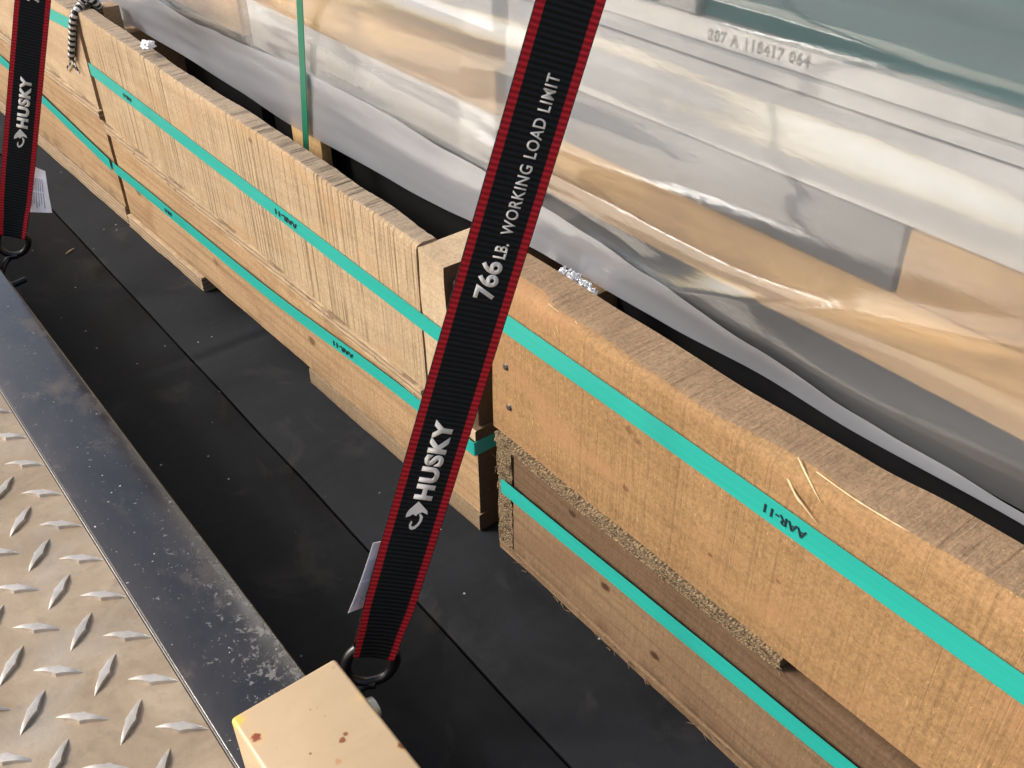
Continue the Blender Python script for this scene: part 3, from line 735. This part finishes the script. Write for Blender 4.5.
# folded-up hem on the near stretch
up_tab = [(-.5, .449), (.212, .447), (.367, .449), (.484, .460), (.635, .474), (.73, .484), (.85, .490), (.98, .500), (1.12, .507), (1.36, .505), (1.63, .492), (1.75, .486), (2.0, .50), (3.2, .52)]
bm = bmesh.new(); rows = []
for i in range(421):
    y = lerp(-.47, 3.15, i/420); zb = pl(hem_tab, y) - .0015; zt = max(zb+.004, pl(up_tab, y) + .0012*nz(y*20, 8, 1))
    xo = pl([(.85, .6645), (1.0, .6540), (1.75, .6540), (2.0, .648), (3.2, .640)], y)
    rows.append([bm.verts.new((min(xo + .003*nz(y*2.0, z_*9, 4) + .0015*nz(y*5, z_*26, 14), film_x(y, z_) - .002), y, z_)) for z_ in [lerp(zb, zt, k/14) for k in range(15)]])
for a, b in zip(rows, rows[1:]):
    for k in range(14): bm.faces.new((a[k], a[k+1], b[k+1], b[k]))
obj('folded_hem', bm, 'hem', fm)

# green vertical strap over the film
pts = []
for k in range(60):
    z = lerp(.335, 1.17, k/59); y = 1.358 - (z-.389)*.175
    pts.append(Vector((lerp(.6465, .6560, k/59), y, z)))
pts += [Vector((.72, 1.215, 1.178)), Vector((1.2, 1.21, 1.180)), Vector((1.52, 1.21, 1.178))]
bm = bmesh.new(); ribbon(bm, pts, [Vector((0, .0175, 0))]*len(pts), [Vector((-1, 0, 0))]*61 + [Vector((-.5, 0, .8)), Vector((0, 0, 1))], .0009, 2)
tagp(obj('packing_strap', bm, 'green', origin=pts[0]), 'narrow dark green strap running straight up over the film behind the middle crate', 'strap')

# ------------------------------------------------------------------ ratchet tie-down straps
D = Vector((0.34830108, -0.03475912, 0.93673804)); D.normalize()
W = Vector((0.82879797, -0.45544028, -0.32506626)); W.normalize()
N = -D.cross(W); N.normalize()      # towards the viewer
WID = .0562
def tie_down(A, label, taglocal):
    A = Vector(A); t = thing('tie_down_strap', A, label, 'strap', 'tie-down straps')
    cs, ws, ns, vs, cp = [], [], [], [], []
    s_end = 1.115
    n = 150
    for i in range(n+1):
        s = lerp(-.004, s_end, i/n)
        tw = min(1, max(0, (s - .74)/.34)); tw = tw*tw*(3-2*tw)
        Wd = W.lerp(Vector((0, -1, 0)), tw); Wd = (Wd - D*Wd.dot(D)).normalized(); Nn = -D.cross(Wd).normalized()
        k = pl([(-.01, .80), (.02, .84), (.07, .97), (.15, 1)], s)
        cs.append(A + D*s); ws.append(Wd*WID*k); ns.append(Nn); vs.append(s); cp.append(-.0035*(1-min(1, max(0, s/.11))))
    # over the top of the load
    last = cs[-1]
    for dx, dz in ((.012, .012), (.035, .018), (.3, .020), (.8, .018)):
        cs.append(last + Vector((dx, 0, dz))); ws.append(Vector((0, -WID, 0))); ns.append(Vector((-.3, 0, .95)).normalized()); vs.append(vs[-1] + dx); cp.append(0)
    bm = bmesh.new(); ribbon(bm, cs, ws, ns, .0016, 10, vs, cp)
    # loop sewn round the hook: a return layer behind
    cs2 = [A + D*.16 - N*.0030, A + D*.08 - N*.0045, A + D*.02 - N*.014, A + D*(.002) - N*.0165, A + D*(-.008) - N*.0130, A + D*(-.010) - N*.004, A + D*(-.0045) - N*.0004]
    k2 = [1, .97, .84, .80, .80, .80, .80]
    ribbon(bm, cs2, [W*WID*q*.97 for q in k2], [N]*7, .0016, 10, [.16, .08, .02, 0, -.005, -.01, -.015], [0, 0, -.002, -.0035, -.0035, -.0035, -.0035])
    obj('webbing', bm, 'web', t)
    # printing: x runs up the strap, y across (top of letters to the left)
    def put(name, tb, s0, s1, u_base, u_top):
        map_bm(tb, lambda a, b: A + D*lerp(s0, s1, a) + W*WID*(lerp(u_base, u_top, b)-.5) + N*.00095, N, .00035)
        return obj(name, tb, 'letter', t, smooth=False)
    tb = text_bm('HUSKY', .055, spacing=1.12); put('lettering', tb, .2035, .2950, .680, .340)
    tb = text_bm('766', .032, spacing=1.0); put('lettering', tb, .4240, .4610, .685, .335)
    tb = text_bm('LB.', .024, spacing=1.05); put('lettering', tb, .4645, .4790, .680, .470)
    tb = text_bm('WORKING LOAD LIMIT', .013, spacing=1.12); put('lettering', tb, .4870, .6290, .680, .480)
    # emblem: pointed head over a hooked tail (x along strap upwards, y 0..1 across towards the left)
    bm = bmesh.new()
    def poly(pp): bm.faces.new([bm.verts.new((x, y, 0)) for x, y in pp])
    poly([(1.0, .60), (.72, .08), (.60, .02), (.66, .30), (.56, .50), (.50, .52), (.56, .70), (.48, .80), (.42, .98), (.56, .99), (.70, .90), (.84, .76)])
    arc = [(.57, .30), (.52, .22), (.40, .20), (.24, .26), (.10, .38), (.02, .52), (.04, .64), (.14, .70), (.27, .66), (.33, .58),
           (.27, .55), (.17, .58), (.12, .54), (.14, .48), (.24, .40), (.36, .36), (.46, .40)]
    # a strip built from outer and inner edges
    outer = [(.60, .34), (.50, .20), (.36, .20), (.20, .27), (.07, .40), (.01, .56), (.06, .68), (.18, .73), (.32, .68)]
    inner = [(.56, .40), (.46, .33), (.34, .32), (.23, .38), (.15, .47), (.12, .55), (.14, .60), (.20, .63), (.29, .62)]
    ov = [bm.verts.new((x, y, 0)) for x, y in outer]; iv = [bm.verts.new((x, y, 0)) for x, y in inner]
    for k in range(len(ov)-1): bm.faces.new((ov[k], ov[k+1], iv[k+1], iv[k]))
    put('emblem', bm, .1660, .2010, .690, .300)
    # hook: closed wire loop, shank to the rail and a hooked tip
    c = lambda w_, d_, n_=0: A + W*w_ + D*d_ + N*n_
    inx = .2405
    loop = [c(-.019, .0, -.0085), c(0, -.002, -.0085), c(.019, .0, -.0085), c(.026, -.009, -.0085), c(.026, -.024, -.0085), c(.018, -.039, -.0085), c(.0, -.047, -.0085),
            c(-.017, -.042, -.0085), c(-.025, -.028, -.0085), c(-.025, -.011, -.0085), c(-.019, .0, -.0085)]
    bm = bmesh.new(); tube(bm, smoothpath(loop, 6), .0058, 10)
    b0 = c(.012, -.046, -.006)
    tube(bm, smoothpath([b0, c(-.004, -.054, -.006), Vector((inx+.012, b0.y, b0.z-.018)), Vector((inx+.0075, b0.y+.002, b0.z-.040)), Vector((inx+.0080, b0.y, .040)), Vector((inx+.018, b0.y-.002, .030)), Vector((inx+.046, b0.y-.004, .034))], 6), .0056, 10)
    obj('hook', bm, 'hook', t)
    # care tag
    tg = bmesh.new(); rows = []
    pts_ = taglocal
    nn = 8
    for i in range(nn+1):
        a = i/nn; row = []
        for j in range(7):
            b = j/6
            q = lerp(lerp(Vector(pts_[0]), Vector(pts_[1]), b), lerp(Vector(pts_[3]), Vector(pts_[2]), b), a)
            row.append(tg.verts.new(A + W*q.x + D*q.y + N*(q.z + .004*math.sin(a*3))))
        rows.append(row)
    for r1, r2 in zip(rows, rows[1:]):
        for k in range(6): tg.faces.new((r1[k], r1[k+1], r2[k+1], r2[k]))
    ex = bmesh.ops.extrude_face_region(tg, geom=tg.faces[:]); bmesh.ops.translate(tg, verts=[g for g in ex['geom'] if isinstance(g, bmesh.types.BMVert)], vec=N*-.0006)
    to = obj('care_tag', tg, 'paper', t)
    ln = bmesh.new()
    for j in range(7):
        b = .15 + .1*j
        for (a0, a1) in ((.22, .50), (.53, .9 - .05*(j % 3))):
            vsq = []
            for (aa, bb) in ((a0, b), (a1, b), (a1, b+.035), (a0, b+.035)):
                q = lerp(lerp(Vector(pts_[0]), Vector(pts_[1]), bb), lerp(Vector(pts_[3]), Vector(pts_[2]), bb), aa)
                vsq.append(ln.verts.new(A + W*q.x + D*q.y + N*(q.z + .004*math.sin(aa*3) + .0006)))
            ln.faces.new(vsq)
    obj('fine_print', ln, 'tag_ink', to, smooth=False)
    return t
tie_down((.30481756, .64878954, .13), 'near black tie-down strap with red edges and its hook beside the cream post',
         [(-.034, .140, -.006), (-.020, .142, -.010), (-.020, .054, -.014), (-.040, .050, -.004)])
A2 = (.29050, 1.9120, .13)
tie_down(A2, 'far black tie-down strap with red edges at the left edge of the picture',
         [(.012, .135, -.014), (.044, .130, -.008), (.064, .056, .000), (.014, .040, -.018)])

# ------------------------------------------------------------------ rope, foam and bits
bm = bmesh.new()
def onx(px_, py_, X):
    d = cr*(px_-512) + cd*(py_-384) + cf*1003.8; tt = X/d.x
    return Vector((0, 0, 1)) + d*tt
chk = lambda i, k: ((i//2) + (k//3)) % 2
strands = [[(92, 6, .60), (84, 3, .575), (77, 10, .548), (73, 20, .537), (72.5, 32, .5365), (72, 44, .536), (71.5, 56, .5355)],
           [(96, 3, .60), (90, 12, .58), (82, 16, .56), (76, 14, .545)],
           [(100, 8, .60), (95, 2, .585), (88, -3, .575), (80, 2, .56)],
           [(104, 13, .61), (97, 12, .60), (92, 4, .59), (95, -4, .59)]]
for s_ in strands:
    tube(bm, smoothpath([onx(a, b, x) for a, b, x in s_], 9), .0075, 9, mats=chk)
for dx, dy in ((-5, 14), (4, 14), (8, 18), (-2, 10)):
    tube(bm, smoothpath([onx(71.5, 56, .5355), onx(71.5+dx*.5, 56+dy*.5, .535), onx(71.5+dx, 56+dy, .536)], 5), .0018, 6, mats=lambda i, k: (i//2) % 2)
tagp(obj('rope', bm, ['rope_w', 'rope_b'], origin=(.55, 2.08, .35)), 'black and white checkered rope with a frayed end hanging over the crate joint', 'rope')

def crumple(px_, py_, z, size, seed, sub=3, squash=(1, 1, .7), amp=.45, freq=3.0):
    d = cr*(px_-512) + cd*(py_-384) + cf*1003.8; tt = (z-1)/d.z; c0 = Vector((0, 0, 1)) + d*tt
    b = bmesh.new(); bmesh.ops.create_icosphere(b, subdivisions=sub, radius=1)
    for v in b.verts:
        n_ = v.co.normalized(); r_ = 1 + amp*nz(*(n_*freq + Vector((seed, 0, 0)))) + .25*nz(*(n_*freq*2.7 + Vector((0, seed, 0))))
        v.co = Vector((n_.x*squash[0], n_.y*squash[1], n_.z*squash[2]))*r_*size
    bmesh.ops.translate(b, verts=b.verts, vec=c0); return b, c0
b, c0 = crumple(148, 45, .462, .011, 3, squash=(1, 1.2, .7)); tagp(obj('foam_scrap', b, 'foam', origin=c0), 'small white foam crumb on the top edge of the middle crate board', 'foam scrap')
b, c0 = crumple(150, 42, .468, .006, 8); b.free()
bm = bmesh.new()
for px_, py_, sd_, sz in ((564, 273, 1, .0065), (574, 279, 4, .0075), (584, 286, 7, .0065), (592, 292, 9, .005)):
    b, c0 = crumple(px_, py_, .432, sz, sd_, 4, (1, 1, .8), .95, 2.2); join(bm, b)
tagp(obj('plastic_scrap', bm, 'shred', origin=(.655, .74, .43)), 'crumpled shreds of clear plastic stuffed behind the near crate board', 'plastic scrap')
def sliver(px_, py_, z, L, ang, r, label):
    d = cr*(px_-512) + cd*(py_-384) + cf*1003.8; tt = (z-1)/d.z; c0 = Vector((0, 0, 1)) + d*tt
    e = Vector((math.cos(ang), math.sin(ang), 0))*L/2; b = bmesh.new(); tube(b, [c0-e, c0+Vector((0, 0, .0004)), c0+e], r, 6, taper=[.4, 1, .3])
    tagp(obj('wood_sliver', b, 'straw', origin=c0), label, 'wood sliver')
sliver(70, 251, .0022, .026, .55, .0016, 'small pale wood sliver on the black floor below the far strap tag')
